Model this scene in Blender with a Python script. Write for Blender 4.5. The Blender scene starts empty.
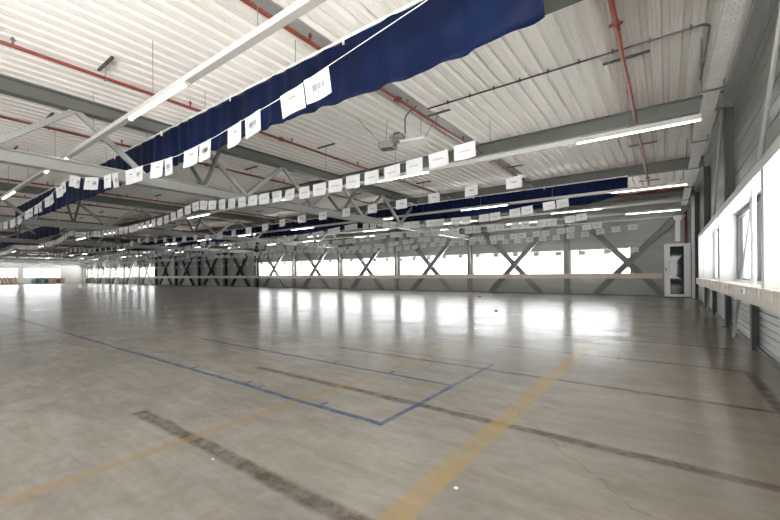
import bpy, math, random
from mathutils import Matrix, Vector
random.seed(7)
SC = bpy.context.scene
COL = SC.collection

# ---------------------------------------------------------------- camera
TH = math.radians(36.31); RO = math.radians(0.363)
cs, sn = math.cos(TH), math.sin(TH)
R = Vector((cs, sn, 0)); F = Vector((-sn, cs, 0)); Z = Vector((0, 0, 1))
right = R * math.cos(RO) - Z * math.sin(RO)
up = Z * math.cos(RO) + R * math.sin(RO)
cd = bpy.data.cameras.new('camera'); cam = bpy.data.objects.new('camera', cd); COL.objects.link(cam)
m = Matrix.Identity(4)
for i in range(3):
    m[i][0] = right[i]; m[i][1] = up[i]; m[i][2] = -F[i]
m.translation = Vector((0, 0, 1.0))
cam.matrix_world = m
cd.sensor_width = 36; cd.sensor_fit = 'HORIZONTAL'; cd.lens = 36 * 377.0 / 780
cd.shift_y = 14.8 / 780; cd.clip_start = 0.05; cd.clip_end = 500
SC.camera = cam

# ---------------------------------------------------------------- world, exposure
W = bpy.data.worlds.new('overcast_sky'); SC.world = W; W.use_nodes = True
wn = W.node_tree.nodes; bg = wn['Background']
bg.inputs[0].default_value = (1.0, 0.98, 0.95, 1); bg.inputs[1].default_value = 1.0
# bright overcast sky; brighter lower half added to light the ceiling from below
_tc = wn.new('ShaderNodeTexCoord'); _sp = wn.new('ShaderNodeSeparateXYZ'); _mr = wn.new('ShaderNodeMapRange'); _mx = wn.new('ShaderNodeMix'); _mx.data_type = 'RGBA'
_wl = W.node_tree.links; _wl.new(_tc.outputs['Generated'], _sp.inputs[0]); _wl.new(_sp.outputs[2], _mr.inputs[0])
_mr.inputs[1].default_value = -.16; _mr.inputs[2].default_value = -.03
SKY, UPLIGHT = 3.4, 11.0
_mx.inputs[6].default_value = (UPLIGHT, UPLIGHT * .965, UPLIGHT * .92, 1); _mx.inputs[7].default_value = (SKY * .98, SKY * .985, SKY, 1)
_wl.new(_mr.outputs[0], _mx.inputs[0]); _wl.new(_mx.outputs[2], bg.inputs[0])
SC.view_settings.view_transform = 'Standard'; SC.view_settings.look = 'None'
SC.view_settings.gamma = 1; SC.view_settings.use_curve_mapping = False
SC.view_settings.exposure = 2.15
LAMP = 4.0
SC.cycles.max_bounces = 10; SC.cycles.diffuse_bounces = 6; SC.cycles.transparent_max_bounces = 16
SC.cycles.sample_clamp_indirect = 6
SC.cycles.use_denoising = True

# ---------------------------------------------------------------- materials
def mat(name, col, rough=.5, metal=0, spec=.5, emit=None, es=0):
    a = bpy.data.materials.new(name); a.use_nodes = True
    b = a.node_tree.nodes['Principled BSDF']
    b.inputs['Base Color'].default_value = (*col, 1); b.inputs['Roughness'].default_value = rough
    b.inputs['Metallic'].default_value = metal; b.inputs['Specular IOR Level'].default_value = spec
    if emit: b.inputs['Emission Color'].default_value = (*emit, 1); b.inputs['Emission Strength'].default_value = es
    return a
def mottle(a, scale, lo, hi, stretch=(1, 1, 1), detail=4, rough=None):
    """multiply the base colour by a noise between lo and hi (wear and dirt)"""
    nt = a.node_tree; N = nt.nodes; L = nt.links; b = N['Principled BSDF']
    tc = N.new('ShaderNodeTexCoord'); mp = N.new('ShaderNodeMapping'); mp.inputs['Scale'].default_value = stretch
    no = N.new('ShaderNodeTexNoise'); no.inputs['Scale'].default_value = scale; no.inputs['Detail'].default_value = detail
    mr = N.new('ShaderNodeMapRange'); mr.inputs[1].default_value = .3; mr.inputs[2].default_value = .7
    mr.inputs[3].default_value = lo; mr.inputs[4].default_value = hi
    mx = N.new('ShaderNodeVectorMath'); mx.operation = 'SCALE'
    mx.inputs[0].default_value = b.inputs['Base Color'].default_value[:3]
    L.new(tc.outputs['Object'], mp.inputs[0]); L.new(mp.outputs[0], no.inputs['Vector']); L.new(no.outputs[0], mr.inputs[0])
    L.new(mr.outputs[0], mx.inputs['Scale']); L.new(mx.outputs[0], b.inputs['Base Color'])
    return a
DECK = mottle(mat('deck_white', (.90, .882, .845), .62, spec=.25), 1.3, .97, 1.0, (1, .35, 1))
STEEL = mottle(mat('steel_grey_paint', (.155, .162, .15), .5), 2, .88, 1.06)
CHORD = mottle(mat('steel_pale_grey_paint', (.36, .37, .36), .45), 2, .92, 1.04)
DARK = mottle(mat('steel_dark_paint', (.040, .048, .042), .5), 3, .85, 1.1)
RED = mottle(mat('red_pipe_paint', (.20, .038, .022), .4), 6, .8, 1.1)
WALL = mottle(mat('cladding_pale_grey', (.60, .61, .61), .38, .1), 1.2, .88, 1.05, (1, .6, 3))
WALLB = mottle(mat('cladding_mid_grey', (.36, .37, .36), .45, .05), 1.2, .88, 1.05, (1, .6, 3))
STEELB = mottle(mat('steel_brace_grey', (.22, .225, .21), .5), 2, .9, 1.05)
TRAYW = mottle(mat('tray_zinc_lit', (.92, .92, .93), .5), 9, .85, 1.0)  # zinc whitened: window light from below is put into the colour
WALLD = mottle(mat('cladding_dull_grey', (.34, .35, .32), .5), 1.2, .88, 1.05)
WALLR = mottle(mat('cladding_grey_satin', (.27, .28, .27), .36, .25), .8, .85, 1.1, (1, .5, 2))
NICHE = mottle(mat('niche_white_board', (.55, .55, .54), .5), 2, .95, 1.0)
WHITE = mottle(mat('white_lacquer', (.82, .82, .80), .35), 2, .95, 1.0)
RAIL = mat('batten_white', (.50, .50, .48), .45)
BEIGE = mottle(mat('beige_duct_paint', (.64, .58, .49), .45), 3, .9, 1.03)
GALV = mottle(mat('galvanised_steel', (.74, .75, .76), .42, .15), 14, .8, 1.05)
NAVY = mottle(mat('navy_canvas', (.0023, .0080, .038), .6, spec=.12), 2.5, .75, 1.25, (.7, .7, .5))
BLACK = mat('black_frame', (.03, .033, .038), .4)
CONDUIT = mat('dark_conduit', (.07, .07, .068), .45)
WIRE = mat('steel_wire', (.22, .22, .21), .45, .4)
CORD = mat('white_cord', (.75, .75, .74), .7)
PAPER = mat('white_paper', (.61, .62, .635), .7)
INK = mat('black_print', (.06, .06, .07), .7)
INKG = mat('grey_print', (.35, .35, .37), .7)
TUBE = mat('lit_tube', (1, 1, 1), .4, emit=(1, .975, .93), es=LAMP)
LEAD = mottle(mat('machine_grey', (.42, .41, .38), .5), 20, .6, 1.1)
WOOD = mottle(mat('pale_wood', (.42, .30, .19), .7), 8, .7, 1.1)
TEAL = mat('teal_plastic', (.10, .22, .23), .5)
GREEN = mat('dark_green_plastic', (.06, .13, .10), .5)
TAN = mat('tan_cardboard', (.40, .27, .18), .8)
DUST = mat('dark_grit', (.05, .05, .05), .9)
# glass: thin pane; tints added to hold back daylight
def glassmat(name, tint, gl):
    a = bpy.data.materials.new(name); a.use_nodes = True; nt = a.node_tree; N = nt.nodes
    N.clear(); o = N.new('ShaderNodeOutputMaterial'); t = N.new('ShaderNodeBsdfTransparent'); t.inputs[0].default_value = (*tint, 1)
    g = N.new('ShaderNodeBsdfGlossy'); g.inputs['Roughness'].default_value = .03
    f = N.new('ShaderNodeValue'); f.outputs[0].default_value = gl
    x = N.new('ShaderNodeMixShader'); L = nt.links
    L.new(f.outputs[0], x.inputs[0]); L.new(t.outputs[0], x.inputs[1]); L.new(g.outputs[0], x.inputs[2]); L.new(x.outputs[0], o.inputs[0])
    return a
GLASS = glassmat('window_glass', (.96, .98, .98), .04)
GLASSF = glassmat('window_glass_grey', (.33, .33, .33), .04)
GLASSB = glassmat('window_glass_tinted', (.72, .73, .73), .04)
GLASSR = glassmat('window_glass_dimmed', (.56, .57, .57), .04)  # darkened so less daylight floods the white niches
SMOKE = mat('smoked_glass', (.012, .016, .018), .03, spec=.25)

# floor: concrete with painted lines, worn joints, scuffs and cracks
def floor_mat():
    a = bpy.data.materials.new('polished_concrete'); a.use_nodes = True
    nt = a.node_tree; N = nt.nodes; L = nt.links; b = N['Principled BSDF']
    tc = N.new('ShaderNodeTexCoord'); P = tc.outputs['Object']
    sx = N.new('ShaderNodeSeparateXYZ'); L.new(P, sx.inputs[0]); X, Y = sx.outputs[0], sx.outputs[1]
    def noise(sc, det=5, st=(1, 1, 1), rough=.55):
        mp = N.new('ShaderNodeMapping'); mp.inputs['Scale'].default_value = st; L.new(P, mp.inputs[0])
        n = N.new('ShaderNodeTexNoise'); n.inputs['Scale'].default_value = sc; n.inputs['Detail'].default_value = det
        n.inputs['Roughness'].default_value = rough; L.new(mp.outputs[0], n.inputs['Vector']); return n.outputs[0]
    def rng(v, a0, a1, b0, b1):
        r = N.new('ShaderNodeMapRange'); L.new(v, r.inputs[0])
        for i, q in enumerate((a0, a1, b0, b1)): r.inputs[i + 1].default_value = q
        return r.outputs[0]
    def ma(op, x, y):
        n = N.new('ShaderNodeMath'); n.operation = op
        for i, v in enumerate((x, y)):
            if isinstance(v, (int, float)): n.inputs[i].default_value = v
            else: L.new(v, n.inputs[i])
        return n.outputs[0]
    wob = rng(noise(1.7, 3), .3, .7, -.012, .012)
    Xw = ma('ADD', X, wob); Yw = ma('ADD', Y, wob)
    def rect(x0, x1, y0, y1, e=.008):
        mx = ma('ABSOLUTE', ma('SUBTRACT', Xw, (x0 + x1) / 2), 0); my = ma('ABSOLUTE', ma('SUBTRACT', Yw, (y0 + y1) / 2), 0)
        return ma('MULTIPLY', rng(mx, (x1 - x0) / 2 - e, (x1 - x0) / 2 + e, 1, 0), rng(my, (y1 - y0) / 2 - e, (y1 - y0) / 2 + e, 1, 0))
    def union(rs):
        o = rs[0]
        for r in rs[1:]: o = ma('MAXIMUM', o, r)
        return o
    def mix(fac, c0, c1):
        x = N.new('ShaderNodeMix'); x.data_type = 'RGBA'
        L.new(fac, x.inputs[0])
        for i, c in ((6, c0), (7, c1)):
            if isinstance(c, tuple): x.inputs[i].default_value = (*c, 1)
            else: L.new(c, x.inputs[i])
        return x.outputs[2]
    big = rng(noise(.35, 4), .3, .7, 0, 1); mid = rng(noise(1.6, 6, (1, 1, 1), .65), .3, .72, 0, 1)
    fine = rng(noise(14, 6, (1, 1, 1), .7), .3, .7, 0, 1); streak = rng(noise(3.2, 6, (.6, 2.4, 1), .7), .35, .75, 0, 1)
    c = mix(big, (.43, .40, .36), (.33, .31, .28))
    c = mix(ma('MULTIPLY', mid, .7), c, (.21, .198, .18))
    c = mix(ma('MULTIPLY', fine, .3), c, (.52, .49, .45))
    c = mix(ma('MULTIPLY', streak, .6), c, (.19, .168, .142))
    blot = rng(noise(.9, 7, (1, 1, 1), .7), .48, .68, 0, 1)
    c = mix(ma('MULTIPLY', blot, .45), c, (.17, .152, .13))
    scr = rng(noise(7, 8, (.35, 3.2, 1), .8), .56, .72, 0, 1)
    c = mix(ma('MULTIPLY', scr, .4), c, (.16, .145, .125))
    # trodden brown dirt near the right wall and along the strips
    c = mix(ma('MULTIPLY', ma('MULTIPLY', rng(X, -1.0, .3, 0, 1), rng(noise(2.2, 5), .3, .6, .55, 1)), .55), c, (.19, .155, .115))
    # joints: worn brown strips running across the hall
    J = [(-3.15, .44, 1.10, 1.19, .9), (-3.62, .62, 2.42, 2.50, .85), (-3.65, .62, 3.76, 3.83, .7), (-3.7, .62, 5.14, 5.21, .65), (-3.7, .66, 6.58, 6.65, .6), (-3.7, .6, 9.3, 9.37, .45)]
    js = union([rect(*j[:4], .015) for j in J] + [rect(.62, .70, 3.3, 5.2, .015)])
    jn = rng(noise(9, 6, (1, 1, 1), .75), .3, .62, .25, .95)
    c = mix(ma('MULTIPLY', js, jn), c, (.095, .078, .060))
    # yellow lines
    yw = rng(noise(5, 6, (1, 1, 1), .7), .32, .56, .4, 1)
    c = mix(ma('MULTIPLY', ma('MULTIPLY', rect(-.97, -.84, -4, 6.6), yw), .62), c, (.42, .29, .12))
    c = mix(ma('MULTIPLY', ma('MULTIPLY', rect(-2.41, -2.335, -4, 7.0), yw), .5), c, (.36, .235, .10))
    # blue lines
    bw = rng(noise(6, 6, (1, 1, 1), .7), .32, .55, .45, 1)
    B = [(-15.5, -1.53, 1.97, 2.02), (-1.575, -1.53, 1.97, 4.05), (-6.0, -1.55, 3.04, 3.085), (-2.18, -2.14, 2.0, 2.09), (-3.2, -3.16, 2.0, 2.1), (-4.2, -4.16, 2.0, 2.1), (-2.3, -2.26, 3.06, 3.16), (-3.1, -3.06, 3.06, 3.18), (-2.98, -2.94, 2.0, 2.09)]
    c = mix(ma('MULTIPLY', ma('MULTIPLY', union([rect(*r, .004) for r in B]), bw), .85), c, (.045, .085, .19))
    B2 = [(-14.5, -4.0, 4.1, 4.14), (-3.2, -1.55, 4.0, 4.04)]
    c = mix(ma('MULTIPLY', ma('MULTIPLY', union([rect(*r, .004) for r in B2]), bw), .4), c, (.07, .11, .2))
    # cracks
    nv = N.new('ShaderNodeTexNoise'); nv.inputs['Scale'].default_value = 2.4; nv.inputs['Detail'].default_value = 6; L.new(P, nv.inputs['Vector'])
    va = N.new('ShaderNodeVectorMath'); va.operation = 'MULTIPLY_ADD'; L.new(nv.outputs[1], va.inputs[0]); va.inputs[1].default_value = (.35, .35, .35); L.new(P, va.inputs[2])
    vo = N.new('ShaderNodeTexVoronoi'); vo.feature = 'DISTANCE_TO_EDGE'; vo.voronoi_dimensions = '2D'; vo.inputs['Scale'].default_value = .27; L.new(va.outputs[0], vo.inputs['Vector'])
    cr = rng(vo.outputs[0], .0, .0022, 1, 0)
    c = mix(ma('MULTIPLY', cr, .35), c, (.09, .085, .08))
    # small dark specks
    v2 = N.new('ShaderNodeTexVoronoi'); v2.inputs['Scale'].default_value = 2.3; L.new(P, v2.inputs['Vector'])
    c = mix(ma('MULTIPLY', rng(v2.outputs[0], .008, .012, 1, 0), .3), c, (.12, .11, .10))
    L.new(c, b.inputs['Base Color'])
    ro = ma('ADD', rng(mid, 0, 1, .175, .235), ma('MULTIPLY', streak, .030))
    L.new(ro, b.inputs['Roughness']); L.new(ma('MULTIPLY', rng(noise(.8, 7, (.7, 1.6, 1), .72), .40, .60, .02, .14), rng(noise(6, 6, (.5, 2.4, 1), .75), .35, .6, .45, 1)), b.inputs['Specular IOR Level'])
    bp = N.new('ShaderNodeBump'); bp.inputs['Strength'].default_value = .12; bp.inputs['Distance'].default_value = .02
    L.new(noise(5, 4), bp.inputs['Height']); L.new(bp.outputs[0], b.inputs['Normal'])
    return a
FLOOR = floor_mat()

# ---------------------------------------------------------------- mesh helpers
class MB:
    def __init__(s): s.v = []; s.f = []; s.mi = []
    def quad(s, pts, mi=0):
        n = len(s.v); s.v += [tuple(p) for p in pts]; s.f.append(tuple(range(n, n + len(pts)))); s.mi.append(mi)
    def box(s, x0, x1, y0, y1, z0, z1, mi=0):
        n = len(s.v)
        s.v += [(x, y, z) for z in (z0, z1) for y in (y0, y1) for x in (x0, x1)]
        for f in ((0, 2, 3, 1), (4, 5, 7, 6), (0, 1, 5, 4), (2, 6, 7, 3), (0, 4, 6, 2), (1, 3, 7, 5)):
            s.f.append(tuple(n + i for i in f)); s.mi.append(mi)
        return s
    def sweep(s, prof, a, b, u, mi=0, closed=True):
        """sweep a 2D profile (p,q) from a to b; u = direction of p, q = d x u"""
        a = Vector(a); b = Vector(b); d = (b - a).normalized(); u = Vector(u); u = (u - d * u.dot(d)).normalized(); w = d.cross(u)
        n = len(s.v); k = len(prof)
        for e in (a, b): s.v += [tuple(e + u * p + w * q) for p, q in prof]
        for i in range(k if closed else k - 1):
            j = (i + 1) % k; s.f.append((n + i, n + j, n + k + j, n + k + i)); s.mi.append(mi)
        if closed:
            s.f.append(tuple(n + i for i in reversed(range(k)))); s.mi.append(mi)
            s.f.append(tuple(n + k + i for i in range(k))); s.mi.append(mi)
        return s
    def bar(s, a, b, w, h, u=(0, 0, 1), mi=0):
        return s.sweep([(-h / 2, -w / 2), (h / 2, -w / 2), (h / 2, w / 2), (-h / 2, w / 2)], a, b, u, mi)
    def tube(s, a, b, r, n=8, mi=0):
        d = Vector(b) - Vector(a); u = (1, 0, 0) if abs(d.normalized().x) < .9 else (0, 1, 0)
        return s.sweep([(r * math.cos(i * 2 * math.pi / n), r * math.sin(i * 2 * math.pi / n)) for i in range(n)], a, b, u, mi)
    def ibeam(s, a, b, w, h, tf=.02, tw=.014, u=(0, 0, 1)):
        H = h / 2; B = w / 2; t = tw / 2
        return s.sweep([(-H, -B), (-H + tf, -B), (-H + tf, -t), (H - tf, -t), (H - tf, -B), (H, -B), (H, B), (H - tf, B), (H - tf, t), (-H + tf, t), (-H + tf, B), (-H, B)], a, b, u)
    def poly(s, pts, r, n=6):
        for p, q in zip(pts[:-1], pts[1:]): s.tube(p, q, r, n)
        return s
    def build(s, name, mats, parent=None, smooth=False, recalc=True, origin=None):
        me = bpy.data.meshes.new(name)
        me.from_pydata(s.v, [], s.f)
        if not isinstance(mats, (list, tuple)): mats = [mats]
        for q in mats: me.materials.append(q)
        me.polygons.foreach_set('material_index', s.mi)
        if recalc:
            import bmesh
            bm = bmesh.new(); bm.from_mesh(me); bmesh.ops.recalc_face_normals(bm, faces=bm.faces); bm.to_mesh(me); bm.free()
        if smooth: me.polygons.foreach_set('use_smooth', [True] * len(me.polygons))
        me.update()
        o = bpy.data.objects.new(name, me); COL.objects.link(o)
        if parent: o.parent = parent; o.matrix_parent_inverse = Matrix.Translation(-parent.location)
        elif origin is not None:
            me.transform(Matrix.Translation(-Vector(origin))); o.location = origin
        return o
def tag(o, label=None, cat=None, group=None, kind=None):
    if label: o['label'] = label
    if cat: o['category'] = cat
    if group: o['group'] = group
    if kind: o['kind'] = kind
    return o
def thing(name, label, cat, loc, group=None):
    o = bpy.data.objects.new(name, None); o.empty_display_size = .1; COL.objects.link(o); o.location = loc
    return tag(o, label, cat, group)
def st(o): o['kind'] = 'structure'; return o
ORD = ['', 'first', 'second', 'third', 'fourth', 'fifth', 'sixth', 'seventh', 'eighth', 'ninth', 'tenth', 'eleventh', 'twelfth', 'thirteenth', 'fourteenth', 'fifteenth', 'sixteenth', 'seventeenth', 'eighteenth', 'nineteenth']
TENS = {2: 'twent', 3: 'thirt', 4: 'fort', 5: 'fift', 6: 'sixt', 7: 'sevent', 8: 'eight', 9: 'ninet'}
def ordw(n):
    if n < 20: return ORD[n]
    if n >= 100: return 'hundred-and-' + (ordw(n - 100) if n > 100 else 'zeroth')
    t, u = divmod(n, 10)
    return TENS[t] + ('ieth' if u == 0 else 'y-' + ORD[u])

# ---------------------------------------------------------------- dimensions
XL, XR, YN, YB, ZC = -74.6, 1.0, -5.5, 19.77, 4.36
BAY = 4.99; C0 = -3.87
COLX = [C0 - BAY * i for i in range(15)]
TX = [-8.86 - 2 * BAY * i for i in range(7)]
BY = [-.15, 4.6, 9.3, 14.06, 18.8]

# ---------------------------------------------------------------- shell
b = MB(); b.box(XL - .3, XR + .3, YN - .3, YB + .3, -.2, 0); st(b.build('floor', FLOOR))
# ceiling: trapezoidal steel deck, ribs along Y
b = MB(); p = .237; x = XL; prof = []
while x < XR + .02:
    prof += [(x, 0), (x + .034, 0), (x + .038, .006), (x + .046, .006), (x + .05, 0), (x + .082, 0), (x + .086, .006), (x + .094, .006), (x + .098, 0), (x + .132, 0), (x + .150, .095), (x + .214, .095), (x + .234, 0)]
    x += p
for (x0, z0), (x1, z1) in zip(prof[:-1], prof[1:]):
    if x1 - x0 > 1e-6: b.quad([(x0, YN, ZC + z0), (x1, YN, ZC + z1), (x1, YB, ZC + z1), (x0, YB, ZC + z0)])
b.box(XL, XR, YN, YB, ZC + .15, ZC + .3)
st(b.build('ceiling', DECK, recalc=False))
# flat cover strips under the deck above two sprinkler pipes
for i, x in enumerate((-3.97,)):
    st(MB().box(x - .12, x + .1, YN, 18.6, ZC - .012, ZC).build('trim_1', CHORD))

def clad_y(b, x0, x1, y, z0, z1, step=.3, d=.06, mi=0):
    """cladding whose face is at y, seen from -Y: trays with grooves"""
    z = z0
    b.box(x0, x1, y + .02, y + d, z0, z1, mi)
    while z < z1 - .02:
        t = min(z + step, z1)
        b.box(x0, x1, y, y + .03, z + .014, t - .014, mi)
        if step > .2:
            mz = (z + t) / 2
            b.box(x0, x1, y - .012, y + .01, mz - .006, mz + .004, mi)
        z = t
def clad_x(b, y0, y1, x, z0, z1, step=.3, d=.06, mi=0, sgn=1):
    z = z0
    xs = sorted((x + sgn * .02, x + sgn * d)); b.box(xs[0], xs[1], y0, y1, z0, z1, mi)
    while z < z1 - .02:
        t = min(z + step, z1)
        xs = sorted((x, x + sgn * .03)); b.box(xs[0], xs[1], y0, y1, z + .008, t - .008, mi)
        if step > .25:
            mz = (z + t) / 2; xs = sorted((x - sgn * .006, x + sgn * .01)); b.box(xs[0], xs[1], y0, y1, mz - .004, mz + .004, mi)
        z = t
ZW0, ZW1 = .92, 2.14
b = MB()
clad_y(b, XL, XR, YB, 0, ZW0, .23)
clad_y(b, XL, XR, YB, ZW1, ZC + .1, .37)
clad_y(b, -1.33, XR, YB, ZW0, ZW1, .305)
clad_y(b, COLX[9] + .12, COLX[5], YB, ZW0, ZW1, .305, mi=1)
clad_y(b, XL, COLX[14], YB, ZW0, ZW1, .305)
st(b.build('wall_back', [WALLB, WALLD]))
wn_i = 1
spans = [(COLX[0] + .13, -1.36)] + [(COLX[i + 1] + .13, COLX[i] - .13) for i in (0, 1, 2, 3, 4)] + [(COLX[i + 1] + .13, COLX[i] - .13) for i in (9, 10, 11, 12, 13)]
def window_y(x0, x1, y, z0, z1):
    global wn_i
    w = MB(); e = .05
    for a in ((x0, x1, z0, z0 + e), (x0, x1, z1 - e, z1), (x0, x0 + e, z0, z1), (x1 - e, x1, z0, z1)):
        w.box(a[0], a[1], y - .03, y + .09, a[2], a[3])
    o = st(w.build('window_%d' % wn_i, WHITE)); wn_i += 1
    MB().box(x0 + .04, x1 - .04, y + .04, y + .05, z0 + .04, z1 - .04).build('pane', GLASSB, o)
    return o
for x0, x1 in spans: window_y(x0, x1, YB, ZW0, ZW1)
b = MB()
for i in list(range(0, 6)) + list(range(9, 15)):
    b.box(COLX[i] - .14, COLX[i] + .14, YB - .01, YB + .08, ZW0, ZW1)
st(b.build('trim_2', WHITE))
# window head rail along the back wall
st(MB().box(XL, XR - .1, YB - .07, YB, ZW1 + .01, ZW1 + .06).build('trim_3', CHORD))
# base kerb
st(MB().box(XL, XR, YB - .05, YB, 0, .05).build('baseboard_back', STEEL))
# roof edge girder above the back wall
# left end wall with windows
b = MB(); clad_x(b, YN, YB, XL, 0, .9, .3, sgn=-1); clad_x(b, YN, YB, XL, 2.25, ZC + .1, .37, sgn=-1)
LW = [(-6, -2.2), (-1.5, 2.4), (3.0, 7.6), (8.2, 11.9), (12.5, 16.6)]
prev = YN
for y0, y1 in LW + [(YB, YB)]:
    if y0 > prev: clad_x(b, prev, y0, XL, .9, 2.25, .3, sgn=-1)
    prev = y1
st(b.build('wall_left', WALL))
for y0, y1 in LW:
    w = MB(); e = .06
    for a in ((y0, y1, .9, .9 + e), (y0, y1, 2.25 - e, 2.25), (y0, y0 + e, .9, 2.25), (y1 - e, y1, .9, 2.25)):
        w.box(XL - .09, XL + .03, a[0], a[1], a[2], a[3])
    o = st(w.build('window_%d' % wn_i, WHITE)); wn_i += 1
    MB().box(XL - .05, XL - .04, y0, y1, .93, 2.22).build('pane', GLASS, o)
# wall behind the camera; its glazing is unseen, added to bring in daylight
b = MB(); clad_y(b, XL, XR, YN - .06, 0, .5, .25); clad_y(b, XL, XR, YN - .06, 2.6, ZC + .1, .37)
for i in range(15):
    b.box(COLX[i] - .3, COLX[i] + .3, YN - .08, YN, .48, 2.62)
st(b.build('wall_front', WALL))
for i in range(14):
    w = MB(); x0, x1 = COLX[i + 1] + .3, COLX[i] - .3; e = .05
    for a in ((x0, x1, .5, .56), (x0, x1, 2.54, 2.6), (x0, x0 + e, .5, 2.6), (x1 - e, x1, .5, 2.6)):
        w.box(a[0], a[1], YN - .06, YN, a[2], a[3])
    o = st(w.build('window_%d' % wn_i, WHITE)); wn_i += 1
    MB().box(x0 + .04, x1 - .04, YN - .04, YN - .03, .52, 2.58).build('pane', GLASSF, o)

# ---------------------------------------------------------------- right wall
ZR0, ZR1 = .86, 1.87          # niche bottom, top
PART = [1.2, 4.33, 7.57, 10.7, 12.25]
b = MB()
clad_x(b, YN, YB, .95, 0, .72, .085, d=.1)
clad_x(b, YN, YB, XR, ZR1 + .04, ZC + .1, .42, mi=1)
prev = YN
for y in PART:
    pass
b.box(XR, XR + .06, YN, PART[0], .7, ZR1 + .05); clad_x(b, 12.3, YB, XR, .72, ZR1 + .05, .3)
b.box(XR, XR + .06, YN, YB, .7, ZR0)
st(b.build('wall_right', [WALL, WALLR]))
# ledge duct: metal cable duct under the windows with a turned down front
b = MB()
b.box(.60, .95, 1.2, 12.37, .845, .87)
b.box(.60, .62, 1.2, 12.37, .72, .85)
b.box(.595, .62, 1.2, 12.37, .765, .772)
b.box(.62, .95, 1.2, 12.37, .71, .725)
for i in range(23):
    y = 1.4 + i * .47
    b.box(.592, .601, y, y + .008, .778, .862)
o = b.build('window_ledge_duct', BEIGE, origin=(.75, 9, .72)); tag(o, 'long beige metal ledge duct under the right-hand windows', 'ledge')
lg = o
for i, y in enumerate((4.9, 6.1, 8.2, 9.4, 11.6)):
    s_ = MB().box(.588, .601, y, y + .16, .79, .85).build('socket_plate', WHITE, lg)
    q = MB(); q.box(.584, .590, y + .02, y + .07, .80, .84); q.box(.584, .590, y + .09, y + .14, .80, .84); q.build('socket', INKG, s_)
# lintel box and partitions = window surrounds
b = MB(); b.box(.65, 1.0, 1.2, 12.37, ZR1, ZR1 + .05); b.box(.64, .655, 1.2, 12.37, ZR1 - .005, ZR1 + .09)
st(b.build('trim_4', NICHE))
for i, y in enumerate(PART):
    q = MB(); q.box(.66, 1.0, y, y + .12, .87, ZR1); q.box(.645, .66, y - .0, y + .12, .87, ZR1)
    st(q.build('trim_%d' % (5 + i), NICHE))
for i in range(4):
    y0, y1 = PART[i] + .12, PART[i + 1]
    w = MB(); e = .07; z0, z1 = .87, ZR1
    fx0, fx1 = .84, .90
    for a in ((y0, y1, z0, z0 + .05), (y0, y1, z1 - e, z1), (y0, y0 + e, z0, z1), (y1 - e, y1, z0, z1), ((y0 + y1) / 2 - .05, (y0 + y1) / 2 + .05, z0, z1), (y0 + .75, y0 + .82, z0, z1)):
        w.box(fx0, fx1, a[0], a[1], a[2], a[3])
    o = st(w.build('window_%d' % wn_i, BLACK)); wn_i += 1
    MB().box(.865, .872, y0 + .05, y1 - .05, z0 + .04, z1 - .05).build('pane', GLASSR, o)
    sl = MB(); sl.box(.80, .84, y0 + .1, y1 - .1, .87, .90); sl.build('window_sill', GALV, o)
# main columns on the right wall (dark H sections) and lower posts
def hcol(name, x, y, z0, z1, w, d, m, label, group, parent=None, ax=(0, 1, 0)):
    # w across, d depth; flanges parallel to the wall direction ax
    o = MB(); o.ibeam((x, y, z0), (x, y, z1), w, d, .02, .014, u=ax)
    bp = o.build(name, m, origin=(x, y, z0)); tag(bp, label, 'column', group)
    if w > .15: pl = MB(); pl.box(x - w * .7, x + w * .7 if x < .7 else x + .05, y - d * .7, y + d * .6, 0, .015); pl.build('base_plate', m, bp)
    return bp
names_r = {9.3: 'tall dark grey steel column on the right wall, the nearest one in view', 14.06: 'tall dark steel column on the right wall between the window niches, second from the camera', 18.8: 'dark steel column at the far end of the right wall, beside the corner'}
for y in (9.3, 14.06, 18.4):
    k = {18.4: 18.8}.get(y, y)
    hcol('steel_column', .95, y, 0, 4.05, .19, .18, DARK, names_r[k], 'steel columns of the right wall', ax=(1, 0, 0))
PL = {5.05: 'short dark post under the window ledge nearest the right edge of the photo', 6.7: 'short dark post under the right window ledge, second from the camera', 11.85: 'short dark post under the far end of the right window ledge, between the tall columns'}
for y, lb in PL.items():
    hcol('short_post', .925, y, 0, .71, .11, .11, DARK, lb, 'short posts under the right ledge', ax=(1, 0, 0))
# wall bracing tubes
def brace(a, c, r, m, name, label, cat, group=None):
    o = MB().tube(a, c, r, 10).build(name, m, origin=a); tag(o, label, cat, group)
    for q in (a, c):
        v = Vector(q); MB().box(v.x - .012, v.x + .012, v.y - .06, v.y + .06, v.z - .06 if v.z > .2 else 0, v.z + .06).build('end_plate', m, o)
    return o
brace((.83, 7.9, .02), (.83, 4.35, 3.75), .022, CHORD, 'bracing_tube', 'thin grey bracing tube slanting across the nearest right-hand window up the wall', 'bracing tube')
MB_ = MB().tube((.74, 5.5, .87), (.74, 5.5, 1.87), .024, 10).build('upright_tube', GALV, origin=(.74, 5.5, .87)); tag(MB_, 'upright grey tube standing in the nearest window niche on the right', 'tube')
brace((.83, 12.6, .02), (.83, 9.4, 3.9), .022, CHORD, 'bracing_tube', 'slanting grey bracing tube in the second window niche on the right', 'bracing tube')
q = MB().tube((.78, 9.9, .87), (.78, 9.9, 1.87), .03, 10).build('upright_tube', GALV, origin=(.78, 9.9, .87)); tag(q, 'upright grey tube in the second window niche on the right wall', 'tube')
st(MB().box(.92, .95, YN, YB, 0, .05).build('baseboard_right', STEEL))
# eaves flashing at top of right wall
st(MB().box(.86, 1.0, YN, YB, 4.2, ZC - .01).build('trim_11', CHORD))
# corner column
o = MB().box(  .80, .93, 19.2, 19.4, 0, 4.04).build('corner_duct', GALV, origin=(.83, 19.3, 0)); tag(o, 'pale vertical metal duct in the far right corner', 'duct')

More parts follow.
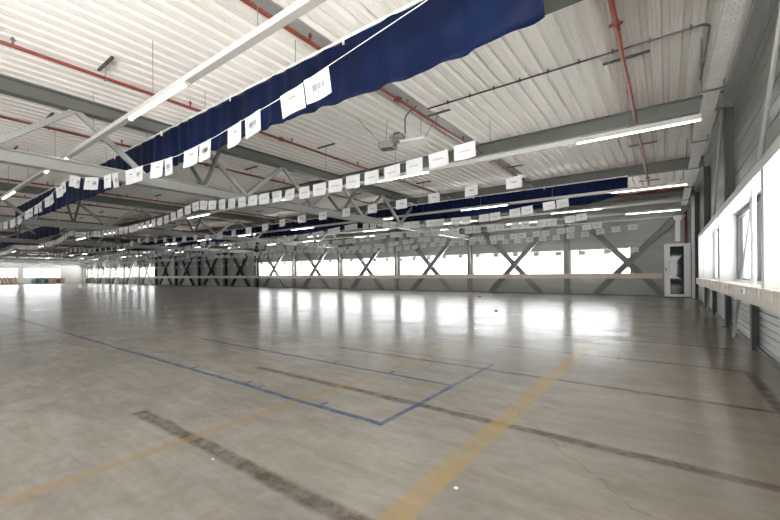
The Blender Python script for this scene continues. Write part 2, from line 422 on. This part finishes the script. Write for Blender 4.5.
# ---------------------------------------------------------------- back wall columns, braces, rail
nm = 'grey steel column on the back wall, %s from the right corner'
for i, x in enumerate(COLX):
    dark = 5 <= i <= 9
    hcol('steel_column', x, YB - .2, 0, 4.05, .2 if not dark else .3, .26, DARK if dark else STEELB, ('dark ' if dark else '') + nm % ordw(i + 1), 'steel columns along the back wall', ax=(0, 1, 0))
def chan(b, a, c, w, d):
    H = w / 2; t = .022
    b.sweep([(-H, -d / 2), (H, -d / 2), (H, d / 2), (H - t, d / 2), (H - t, -d / 2 + t), (-H + t, -d / 2 + t), (-H + t, d / 2), (-H, d / 2)], a, c, (a[2] - c[2], 0, c[0] - a[0]))
for i in range(-1, 14):
    xc = COLX[0] - BAY * (i + .5) if i >= 0 else -1.38
    dark = 5 <= i <= 8
    for s in (-1, 1):
        topx = 2.42 if not (i < 0 and s > 0) else 2.1
        a = (xc - s * 1.3, YB - .14 - (.13 if s > 0 else 0), .03); c = (xc + s * topx, a[1], 1.47 + topx * 1.1)
        # keep direction outward-facing channel
        q = MB()
        if s > 0: chan(q, a, c, .25, .12)
        else: chan(q, c, a, .25, .12)
        o = q.build('wall_brace', DARK if dark else STEELB, origin=a)
        tag(o, '%s brace %s, %s bay from the right, back wall' % ('dark' if dark else 'grey', 'rising to the right' if s > 0 else 'rising to the left', ordw(i + 2)), 'brace', 'diagonal braces along the back wall')
o = MB().box(XL + .1, -.15, YB - .46, YB - .36, .775, .985)
o.box(XL + .1, -.15, YB - .475, YB - .36, .985, 1.0)
o = o.build('wall_rail', BEIGE, origin=(-30, YB - .4, .83)); tag(o, 'long beige cable duct running along the back wall under its windows', 'cable duct')
# wall conduit high on the back wall and its drop to the cabinet
q = MB(); q.tube((-9, YB - .3, 3.33), (.62, YB - .3, 3.33), .035, 8)
o = q.build('wall_conduit', GALV, origin=(-4, YB - .3, 3.3)); tag(o, 'grey conduit running high along the right end of the back wall', 'conduit')
MB().box(.28, .44, YB - .36, YB - .22, 2.3, 3.2).build('drop_duct', WHITE, o)
MB().box(.22, .5, YB - .38, YB - .2, 3.18, 3.36).build('junction_box', WHITE, o)

# network cabinet
t = thing('network_cabinet', 'tall white network cabinet with a dark glass door in the far right corner', 'cabinet', (.33, 19.2, 0))
MB().box(-.09, .76, 19.22, 19.5, .04, 2.2).build('body', WHITE, t)
MB().box(-.05, .72, 19.24, 19.48, 0, .04).build('plinth', DARK, t)
d = MB(); d.box(-.09, .10, 19.18, 19.22, .05, 2.19); d.box(.55, .76, 19.18, 19.22, .05, 2.19); d.box(.10, .55, 19.18, 19.22, 2.08, 2.19); d.box(.10, .55, 19.18, 19.22, .05, .14)
dr = d.build('door', WHITE, t)
MB().box(.10, .55, 19.195, 19.205, .14, 2.08).build('door_glass', SMOKE, dr)
MB().box(-.05, -.02, 19.155, 19.18, 1.08, 1.22).build('handle', BLACK, dr)

# ---------------------------------------------------------------- roof steel
for i, y in enumerate(BY):
    lab = ['grey steel roof beam passing overhead just in front of the camera', 'grey steel roof beam behind the near blue banner', 'grey steel roof beam meeting the nearest tall column of the right wall', 'grey steel roof beam just behind the far blue banner', 'grey steel roof beam closest to the back wall'][i]
    b = MB(); b.ibeam((XL + .1, y, 4.205), (XR - .12, y, 4.205), .16, .31, .022, .016)
    t = thing('roof_beam', lab, 'beam', (-30, y, 4.05), 'roof beams spanning the hall')
    b.build('beam', STEEL, t)
    if i > 0:
        for X in TX:
            for s in (-1, 1):
                a = (X + s * .06, y, 3.15); c = (X + s * .92, y, 4.05)
                q = MB(); q.bar(a, c, .06, .06, (0, 1, 0)); q.build('knee_brace', STEEL, t)
for i, X in enumerate(TX):
    lab = 'grey steel roof truss, %s' % (['nearest the camera, crossing above the near blue banner', 'second from the camera', 'third from the camera', 'fourth from the camera', 'fifth from the camera', 'sixth from the camera', 'farthest from the camera'][i])
    t = thing('roof_truss', lab, 'truss', (X, 6, 2.91), 'lattice roof trusses')
    MB().ibeam((X, YN + .1, 4.2), (X, YB - .35, 4.2), .2, .25, .025, .02).build('top_chord', CHORD if 0 else STEEL, t)
    q = MB(); q.ibeam((X, YN + .1, 3.02), (X, YB - .35, 3.02), .22, .22, .022, .018); q.build('bottom_chord', CHORD, t)
    y = -.15 - 4.7
    k = 0
    while y < 19:
        for (ya, yb) in ((y, y + 1.175), (y + 2.35, y + 1.175)):
            q = MB(); q.bar((X, ya, 4.1), (X, yb, 3.1), .09, .09, (1, 0, 0)); q.build('web_member', CHORD, t)
        y += 2.35
# ---------------------------------------------------------------- sprinkler pipes
def sprinkler(x, i):
    t = thing('sprinkler_pipe', 'thin red sprinkler pipe under the roof deck, %s counting from the right wall' % ordw(i + 1), 'pipe', (x, 6, 4.1), 'sprinkler pipes along the hall')
    MB().tube((x, YN + .1, 4.12), (x, 17.4, 4.12), .028 if i else .032, 8).build('pipe', RED, t, smooth=True)
    near = i < 8
    ys = [2.14, 6.9, 11.75, 16.5]
    for y in ys:
        xc = x if i else x + .0
        MB().box(xc - .31, xc + .31, y - .02, y + .02, ZC - .03, ZC - .001).build('hanger_rail', CONDUIT, t)
        if near:
            q = MB(); q.tube((xc, y, 4.14), (xc, y, ZC - .02), .006, 6); q.box(xc - .035, xc + .035, y - .012, y + .012, 4.085, 4.095); q.build('hanger_rod', WIRE, t)
    if near:
        for k in range(8):
            y = 1.1 + k * 2.35
            q = MB(); q.tube((x, y, 4.12), (x, y, 4.22), .014, 6); q.tube((x, y, 4.2), (x, y, 4.205), .03, 8); q.tube((x, y, 4.22), (x, y, 4.235), .02, 8)
            q.build('sprinkler_head', RED if k % 2 else WIRE, t)
        for y in (5.45, 9.9, 14.9):
            q = MB(); q.tube((x, y, 4.12), (x, y + .09, 4.12), .046, 10)
            q.box(x - .075, x + .075, y + .03, y + .06, 4.105, 4.135); q.build('coupling', RED, t)
for i in range(23):
    sprinkler([-.5, -3.84, -7.1, -10.4][i] if i < 4 else -10.4 - 3.29 * (i - 3), i)
t = thing('sprinkler_main', 'thick red sprinkler main running across under the roof near the back wall', 'pipe', (-30, 17.45, 4.0))
MB().tube((XL + .2, 17.45, 4.07), (.62, 17.45, 4.07), .06, 10).build('pipe', RED, t, smooth=True)
MB().tube((.62, 17.45, 4.07), (.62, 19.1, 4.07), .05, 10).build('elbow_run', RED, t, smooth=True)
MB().tube((.63, 19.6, .02), (.63, 19.6, 4.05), .045, 10).build('riser', RED, thing('sprinkler_riser', 'dark red vertical pipe in the far right corner behind the white cabinet', 'pipe', (.63, 19.5, 0)), smooth=True)

# ---------------------------------------------------------------- ceiling conduit
def arc(cx, cy, z, r, a0, a1, n=6):
    return [(cx + r * math.cos(math.radians(a0 + (a1 - a0) * k / n)), cy + r * math.sin(math.radians(a0 + (a1 - a0) * k / n)), z) for k in range(n + 1)]
pts = [(-3.85, 6.55, 4.32)] + arc(.36, 6.67, 4.32, .12, -90, 0) + [(.48, 8.4, 4.32)]
o = MB().poly(pts, .015, 8).build('ceiling_conduit', CONDUIT, origin=(-1.5, 6.55, 4.32)); tag(o, 'thin dark conduit bending round under the roof deck toward the right wall', 'conduit')
for k in range(9):
    x = -3.4 + k * .46
    MB().box(x - .009, x + .009, 6.53, 6.57, 4.3, 4.36).build('clip', CONDUIT, o)

# ---------------------------------------------------------------- light battens
YL = [(-3.1, 3.45), (2.34, 3.45), (7.8, 3.45), (13.24, 3.45), (16.25, 3.45), (18.4, 3.45)]  # first row is unseen, added behind the camera for fill light
nmL = ['unseen white light batten added behind the camera for fill', 'long white light batten nearest the camera, above the near blue banner', 'long white light batten second from the camera, crossing the middle of the ceiling', 'long white light batten in front of the far blue banner', 'long white light batten between the far blue banner and the back wall', 'long white light batten closest to the back wall']
for i, (y, z) in enumerate(YL):
    x1 = .45; x0 = XL + 2
    t = thing('light_batten', nmL[i], 'light', (-30, y, z), 'light battens across the hall')
    q = MB(); q.box(x0, x1, y - .035, y + .035, z + .01, z + .085); q.box(x0, x1, y - .045, y + .045, z + .0, z + .014)
    q.build('rail', RAIL, t)
    off = {0: 4.9, 1: 4.9, 2: -.44, 3: -.45, 4: -3.0, 5: -.42}[i]
    xs = -off
    if i == 5: pass
    step = 4.99
    lamps = []
    x = xs
    while x > x0 + 2: lamps.append(x); x -= step
    if i == 1: pass
    for k, x in enumerate(lamps):
        q = MB(); q.box(x - 1.78, x, y - .014, y + .014, z - .018, z - .002)
        q.build('tube_lamp', TUBE, t)
        if k < 6:
            MB().box(x, x + .03, y - .034, y + .034, z - .035, z).build('end_cap', RAIL, t); MB().box(x - 1.81, x - 1.78, y - .034, y + .034, z - .035, z).build('end_cap', RAIL, t)
    x = -.55 if i > 1 else -.9
    k = 0
    while x > -32 and i > 0:
        q = MB(); q.tube((x, y, z + .08), (x, y, ZC), .0045, 5); q.tube((x, y, z + .08), (x, y, z + .12), .012, 6); q.build('suspension_wire', WIRE, t)
        x -= 2.495; k += 1

# ---------------------------------------------------------------- cable tray along right wall
t = thing('cable_tray', 'perforated galvanised cable tray hanging along the top of the right wall', 'cable tray', (.54, 6, 3.6))
q = MB(); q.box(.45, .63, YN + .2, 18.6, 3.60, 3.605)
for k in range(1, 2):
    pass
q.build('tray_bottom', TRAYW, t)
# slots along the tray
q = MB()
y = .5
while y < 18.5:
    for xx in (.50, .54, .58):
        q.box(xx - .003, xx + .003, y, y + .02, 3.5985, 3.6)
    y += .1
q.build('tray_slots', INKG, t)['kind'] = 'stuff'
for x in (.45, .625):
    MB().box(x, x + .005, YN + .2, 18.6, 3.6, 3.67).build('side_flange', TRAYW, t)
for y in (2.0, 4.6, 7.0, 9.6, 12.0, 14.5, 17.0):
    q = MB(); q.box(.40, .66, y - .012, y + .012, 3.575, 3.597); q.tube((.41, y, 3.58), (.41, y, ZC - .002), .006, 6); q.tube((.655, y, 3.58), (.655, y, ZC - .002), .006, 6); q.build('tray_bracket', CONDUIT, t)

# ---------------------------------------------------------------- banners (deep pleated canvas strips)
def banner(name, label, x0, x1, y, z0, z1, fold, seed, rise=.1):
    t = thing(name, label, 'banner', ((x0 + x1) / 2, y, z0), 'navy banners across the hall')
    rnd = random.Random(seed); q = MB(); n = int((x1 - x0) / .05); m_ = 12
    ph = [rnd.uniform(0, 6.28) for _ in range(6)]
    rows = []
    for i in range(n + 1):
        x = x0 + (x1 - x0) * i / n; row = []
        e = max(0, min(1, (x - (x1 - fold)) / fold)) if fold else 0   # bottom sweeps up and forward at the end
        for j in range(m_ + 1):
            f = j / m_; z = z1 + (z0 - z1) * f
            amp = .009 + .012 * f
            yy = y + amp * (math.sin(x * 11 + ph[0] + .8 * math.sin(x * 1.7)) + .6 * math.sin(x * 17.3 + ph[1]) + .3 * math.sin(x * 2.3 + ph[2] + f * 2))
            z += .02 * f * math.sin(x * 1.3 + ph[3]) * (1 if f > .9 else f)
            if e:
                # canvas bellies out and its hem rises towards the tied end
                z += (z1 - z0) * rise * f * e ** 2.0
                yy -= .13 * math.sin(math.pi * f) * e + .035 * math.sin(math.pi * f) * math.sin(7 * f + 4 * x) * e
            sm = abs(((x + 1.55) % 2.9) - 1.45)   # vertical seams every 2.9 m
            if sm > 1.41: yy -= .014
            yy -= .12 * max(0, f - .74)          # heavy hem tilts forward below a crease
            row.append((x, yy, z))
        rows.append(row)
    for i in range(n):
        for j in range(m_):
            q.quad([rows[i][j], rows[i + 1][j], rows[i + 1][j + 1], rows[i][j + 1]])
    # weld
    import bmesh
    o = q.build('canvas', NAVY, t, recalc=False)
    bm = bmesh.new(); bm.from_mesh(o.data); bmesh.ops.remove_doubles(bm, verts=bm.verts, dist=.0005); bm.to_mesh(o.data); bm.free()
    o.data.polygons.foreach_set('use_smooth', [True] * len(o.data.polygons))
    so = o.modifiers.new('s', 'SOLIDIFY'); so.thickness = .004
    MB().box(x0, x1, y - .016, y + .016, z1 - .005, z1 + .03).build('top_rail', GALV, t)
    x = x1 - .35 if not fold else x1 - .9
    while x > max(x0, -34):
        MB().tube((x, y, z1 + .03), (x, y, ZC), .005, 5).build('suspension_wire', WIRE, t)
        x -= 2.5
    x = x1 - 2.45; k = 0
    while x > max(x0, -34):
        MB().box(x - .012, x + .012, y - .03, y + .02, z1 - .06, z1 + .035).build('rail_clip', WHITE, t)
        x -= 2.6
    return t
b1 = banner('banner', 'long navy blue canvas banner hanging nearest the camera across the ceiling', -22.6, -.86, 3.55, 3.22, 4.0, 1.3, 1, .06)
b2 = banner('banner', 'long navy blue canvas banner hanging farther off, in front of the back wall', -60, -.95, 13.65, 3.25, 3.97, 1.4, 2, .42)
b3 = banner('banner', 'navy blue canvas banner at the far left between the distant trusses', -62, -24, 5.3, 3.1, 3.75, 0, 3)

# ---------------------------------------------------------------- ceiling unit (machine box hanging from the deck)
t = thing('ceiling_unit', 'grey metal ceiling unit with a flat pale panel hanging under the roof deck', 'ceiling unit', (-4.4, 6.6, 3.62))
A = lambda x, y, z: (x, y, z)
def obox(q, cx, cy, cz, lx, ly, lz, ang, mi=0):
    c_, s_ = math.cos(ang), math.sin(ang); n = len(q.v)
    for z in (-lz / 2, lz / 2):
        for yy in (-ly / 2, ly / 2):
            for xx in (-lx / 2, lx / 2):
                q.v.append((cx + xx * c_ - yy * s_, cy + xx * s_ + yy * c_, cz + z))
    for f in ((0, 2, 3, 1), (4, 5, 7, 6), (0, 1, 5, 4), (2, 6, 7, 3), (0, 4, 6, 2), (1, 3, 7, 5)):
        q.f.append(tuple(n + i for i in f)); q.mi.append(mi)
q = MB(); obox(q, -4.78, 6.45, 3.74, .34, .26, .12, .25); obox(q, -4.78, 6.45, 3.81, .28, .2, .03, .25); q.build('housing', LEAD, t)
q = MB(); obox(q, -4.78, 6.45, 3.675, .26, .18, .012, .25); q.build('dark_grille', BLACK, t)
q = MB(); obox(q, -4.48, 6.42, 3.83, .24, .2, .13, .25); q.tube((-4.58, 6.30, 3.83), (-4.58, 6.27, 3.83), .03, 10); q.tube((-4.46, 6.30, 3.84), (-4.46, 6.27, 3.84), .03, 10); q.build('motor_head', LEAD, t)
q = MB(); obox(q, -4.52, 6.44, 3.92, .14, .12, .06, .25); q.build('cap', BLACK, t)
q = MB(); obox(q, -4.17, 6.55, 3.72, .52, .36, .05, .25); q.build('panel', WHITE, t)
q = MB(); obox(q, -4.42, 6.62, 3.68, .3, .3, .02, .25); q.build('pale_lid', WHITE, t)
q = MB().poly([(-4.33, 6.45, 3.9), (-4.33, 6.45, 4.22), (-4.28, 6.44, 4.28), (-4.2, 6.42, 4.31), (-3.95, 6.3, 4.32)], .013, 8); q.build('feed_conduit', CONDUIT, t)
for a, c in (((-5.35, 6.15, ZC), (-4.92, 6.42, 3.8)), ((-3.75, 6.9, ZC), (-4.0, 6.62, 3.75)), ((-4.9, 6.6, ZC), (-4.88, 6.52, 3.8)), ((-3.98, 6.5, ZC), (-3.98, 6.5, 3.75))):
    MB().tube(a, c, .005, 5).build('stay_wire', WIRE, t)

# ---------------------------------------------------------------- strings with printed sheets
def sheet_mesh(kind, seed):
    rnd = random.Random(seed); q = MB(); w, h = .285, .205; n = 6
    cv = rnd.uniform(-.012, .012); sk = rnd.uniform(-.008, .008)
    def P(u, v, off):   # u 0..1, v 0..1 downwards
        return ((u - .5) * w, cv * math.sin(u * math.pi) * (1 + v) + sk * v + off, -v * h)
    for s, off in ((1, -.0006), (-1, .0006)):
        for i in range(n):
            for j in range(2):
                u0, u1 = i / n, (i + 1) / n; v0, v1 = j / 2, (j + 1) / 2
                pt = [P(u0, v0, off), P(u1, v0, off), P(u1, v1, off), P(u0, v1, off)]
                q.quad(pt if s > 0 else pt[::-1])
    def mark(u0, u1, v0, v1, mi):
        q.quad([P(u0, v1, -.0016), P(u1, v1, -.0016), P(u1, v0, -.0016), P(u0, v0, -.0016)], mi)
    if kind == 'barcode':
        u = .28
        while u < .74:
            wd = rnd.choice((.008, .014, .02, .028)); mark(u, u + wd, .34, .60, 1); u += wd + rnd.choice((.008, .012, .018))
        for k in range(7): mark(.40 + k * .03, .42 + k * .03, .65, .69, 1)
    elif kind == 'text':
        for k in range(6): mark(.36 + k * .05, .40 + k * .05, .30, .37, 1)
        for k in range(4): mark(.42 + k * .05, .455 + k * .05, .47, .50, 2)
    elif kind == 'pale':
        for k in range(9): mark(.22 + k * .062, .26 + k * .062, .42, .54, 2)
    else:
        for k in range(5): mark(.34 + k * .07, .385 + k * .07, .40, .50, 1)
    me = q.build('tmp', [PAPER, INK, INKG], recalc=False)
    d_ = me.data; bpy.data.objects.remove(me); return d_
VAR = {k: [sheet_mesh(k, s * 11 + hash(len(k)) % 7) for s in range(4)] for k in ('barcode', 'text', 'pale', 'line')}

S = [
 (2.15, [(.5, 3.05), (-1.66, 2.75), (-2.17, 2.68), (-2.79, 2.59), (-3.59, 2.52), (-3.87, 2.49), (-4.73, 2.45), (-6.22, 2.53), (-7.46, 2.62), (-8.26, 2.74), (-8.86, 2.88), (-9.66, 2.80), (-10.4, 2.70), (-11.75, 2.62), (-14.15, 2.53), (-16.5, 2.6), (-18.84, 2.86)], 'pair', .885, -2.17, 'hanging nearest the camera before the near blue banner', 'nearest'),
 (4.5, [(.6, 3.0), (-1.91, 2.71), (-2.58, 2.65), (-3.42, 2.6), (-4.38, 2.58), (-5.09, 2.57), (-5.99, 2.6), (-6.83, 2.62), (-8.43, 2.71), (-8.86, 2.78), (-10.77, 2.57), (-14, 2.5), (-17.67, 2.67), (-18.84, 2.8)], 'single', .385, -1.95, 'hanging in front of the second light batten', 'second'),
 (6.9, [(.6, 2.95), (-2.15, 2.78), (-3.77, 2.71), (-5.03, 2.66), (-6.55, 2.66), (-8.05, 2.65), (-8.86, 2.62), (-10.38, 2.51), (-11.37, 2.49), (-13.0, 2.46), (-16.8, 2.59), (-18.84, 2.7)], 'line', .83, -2.1, 'with widely spaced sheets below the second roof beam', 'third'),
 (9.9, [(.6, 3.0), (-1.9, 2.83), (-2.5, 2.78), (-3.6, 2.67), (-4.37, 2.63), (-5.22, 2.64), (-6.63, 2.66), (-7.47, 2.71), (-8.86, 2.8), (-11, 2.62), (-14, 2.5), (-17, 2.6), (-18.84, 2.75)], 'pair2', .845, -1.9, 'seen against the lower half of the far blue banner', 'fourth'),
 (12.2, [(.6, 2.95), (-1.86, 2.76), (-2.65, 2.69), (-3.47, 2.67), (-4.82, 2.62), (-7, 2.62), (-8.86, 2.7), (-11, 2.58), (-14, 2.5), (-17, 2.58), (-18.84, 2.75)], 'pair3', .81, -1.86, 'just below the far blue banner', 'fifth'),
 (14.4, [(.6, 2.95), (-1.73, 2.74), (-2.53, 2.65), (-3.61, 2.58), (-4.87, 2.53), (-7, 2.52), (-8.86, 2.66), (-11, 2.5), (-14, 2.45), (-17, 2.52), (-18.84, 2.7)], 'pair4', .83, -1.75, 'behind the far blue banner, above the small single sheets', 'sixth'),
 (16.3, [(.6, 2.9), (-.86, 2.79), (-1.48, 2.75), (-1.93, 2.71), (-2.41, 2.64), (-3.48, 2.57), (-5.5, 2.52), (-8.86, 2.6), (-12, 2.45), (-16, 2.5), (-18.84, 2.65)], 'line', .52, -.86, 'with small single sheets in front of the back wall', 'seventh'),
 (18.9, [(.4, 2.2), (-.91, 2.1), (-1.74, 2.06), (-2.58, 2.04), (-4.25, 2.04), (-8.86, 2.1), (-13, 2.02), (-18.84, 2.1)], 'line', 1.0, -.95, 'along the heads of the back wall windows', 'eighth'),
]
sheets = []
for si, (Y, pts, mode, pitch, xs, where, on) in enumerate(S):
    # beyond the second truss the string repeats the same sag from truss to truss
    base = [p for p in pts if p[0] <= -8.86]
    P_ = list(pts)
    for k in (1, 2, 3, 4):
        P_ += [(x - 9.98 * k, z) for x, z in base[1:]]
    P_ = [p for p in P_ if p[0] > -66]
    o = MB().poly([(x, Y, z) for x, z in P_], .003 if si == 0 else .0012, 5).build('paper_string', CORD, origin=(P_[0][0], Y, P_[0][1])); tag(o, 'white cord %s, carrying printed paper sheets' % where, 'cord')
    def zat(x):
        for (xa, za), (xb, zb) in zip(P_[:-1], P_[1:]):
            if xb <= x <= xa: t_ = (x - xa) / (xb - xa); return za + (zb - za) * t_, math.atan2(zb - za, xb - xa) if xb != xa else 0
        return 2.6, 0
    x = xs; k = 0; n = 0; rnd = random.Random(si + 3)
    while x > -64:
        if mode.startswith('pair'):
            lst = [(x - .15, 'barcode' if mode == 'pair' else ('pale' if mode == 'pair2' else 'line')), (x - .46, 'text' if mode == 'pair' else 'pale')]
        elif mode == 'single': lst = [(x - .15, 'pale')]
        else: lst = [(x - .15, 'line')]
        for (xc, kd) in lst:
            z, an = zat(xc); n += 1
            tilt = an + math.pi if an else 0
            tilt = (tilt + math.pi) % (2 * math.pi) - math.pi
            sheets.append((.59 * abs(xc) + .806 * Y, xc, Y, z, tilt, kd, n, on, mode))
        x -= pitch
    S[si] = S[si][:5] + (where, on)
sheets.sort(key=lambda a: a[0])
KD = {'barcode': 'white barcode sheet', 'text': 'white text sheet', 'pale': 'white pale-print sheet', 'line': 'small white sheet'}
WH = {s[6]: s[6] for s in S}
rnd = random.Random(5); rest = MB()
for idx, (d_, xc, Y, z, tilt, kd, n, on, mode) in enumerate(sheets):
    rz = rnd.uniform(-.12, .12); ry = -tilt * .75 + rnd.uniform(-.03, .03)
    if idx < 300:
        o = bpy.data.objects.new('paper_sheet', VAR[kd][rnd.randrange(4)]); COL.objects.link(o)
        o.location = (xc, Y - .006, z - .001); o.rotation_euler = (rnd.uniform(-.08, .08), ry, rz)
        tag(o, '%s, %s from the right on the %s hanging cord' % (KD[kd], ordw(n), on), 'sheet', 'printed sheets hanging on the %s string' % on)
    else:
        w = .1425
        dx, dz = w * math.cos(ry), -w * math.sin(ry)
        p = [(xc - dx, Y - .004, z - dz), (xc + dx, Y - .004, z + dz), (xc + dx, Y - .004, z + dz - .205), (xc - dx, Y - .004, z - dz - .205)]
        rest.quad(p); rest.quad([(a[0], a[1] + .002, a[2]) for a in p][::-1])
        rest.quad([(xc - .05, Y - .005, z - .08), (xc + .06, Y - .005, z - .08), (xc + .06, Y - .005, z - .105), (xc - .05, Y - .005, z - .105)][::-1], 1)
o = rest.build('paper_sheets', [PAPER, INKG], recalc=False)
tag(o, 'mass of distant white printed sheets hanging on the strings at the far left', 'sheets', kind='stuff')

# ---------------------------------------------------------------- stored goods at the far left end wall
def crate(x, y, w, d, h, m, label, lean=0):
    t = thing('storage_crate', label, 'crate', (x, y, 0), 'stored goods by the far left wall')
    b = MB(); b.box(x - w / 2, x + w / 2, y - d / 2, y + d / 2, .12, h); b.build('body', m, t)
    f = MB()
    for s in (-1, 0, 1): f.box(x - w / 2, x + w / 2, y + s * (d / 2 - .05) - .05, y + s * (d / 2 - .05) + .05, 0, .12)
    f.build('skid', WOOD, t)
    l = MB(); l.box(x - w / 2 - .02, x + w / 2 + .02, y - d / 2 - .02, y + d / 2 + .02, h, h + .05); l.build('lid', WHITE if m is TEAL else WOOD, t)
cl = [(TEAL, 'teal'), (GREEN, 'dark green'), (TEAL, 'teal'), (DARK, 'dark grey'), (TAN, 'tan'), (TAN, 'tan'), (DARK, 'dark grey'), (TAN, 'tan')]
for i in range(8):
    crate(-72.8, 13.2 + i * .46, .5, .38, .72 + .08 * (i % 3), cl[i][0], '%s storage crate, %s from the left in the far left row' % (cl[i][1], ordw(i + 1)))
for i in range(6):
    y = 9.7 + i * .36
    o = MB(); a = (-72.6, y, .0); c = (-72.6, y - .25, 1.05 + .12 * (i % 2))
    o.bar(a, c, .9, .10, (0, 1, 0))
    for s in (-1, 1): o.bar((-72.6 + s * .35, y + .09, .02), (-72.6 + s * .35, y - .16, 1.0), .08, .06, (0, 1, 0))
    o = o.build('leaning_board', TAN if i % 2 else WOOD, origin=a); tag(o, 'brown board leaning at the far left, %s of the stack from the left' % ordw(i + 1), 'board', 'boards leaning by the far left wall')
# corner post and door frame at the far left corner
d = MB(); d.box(XL + .15, XL + .5, YB - .5, YB - .3, 0, 2.3); st(d.build('trim_30', WHITE))
# small debris on the floor
def debris(name, x, y, s, m, label, cat='debris'):
    rnd = random.Random(int(x * 100)); q = MB(); n = 6
    pts = [(x + s * math.cos(a) * rnd.uniform(.6, 1), y + s * .7 * math.sin(a) * rnd.uniform(.6, 1)) for a in [k * 6.283 / n for k in range(n)]]
    top = (x, y, s * .55)
    for k in range(n):
        a, c = pts[k], pts[(k + 1) % n]; q.quad([(a[0], a[1], .0), (c[0], c[1], .0), (c[0], c[1], s * .2), (a[0], a[1], s * .25)]); q.quad([(a[0], a[1], s * .25), (c[0], c[1], s * .2), top])
    q.quad([(a[0], a[1], 0) for a in pts][::-1])
    o = q.build(name, m, origin=(x, y, 0)); tag(o, label, cat)
debris('paper_scrap', -.80, 1.60, .016, WHITE, 'tiny white scrap on the yellow floor line near the camera')
debris('plaster_crumb', -2.0, 1.08, .014, WHITE, 'tiny pale crumb on the brown floor strip at the bottom')
debris('dark_scrap', -3.72, 9.9, .07, DUST, 'small dark scrap lying on the floor in the bright reflections')
debris('flat_scrap', -6.6, 15.6, .09, DUST, 'small flat dark scrap on the floor near the back wall')
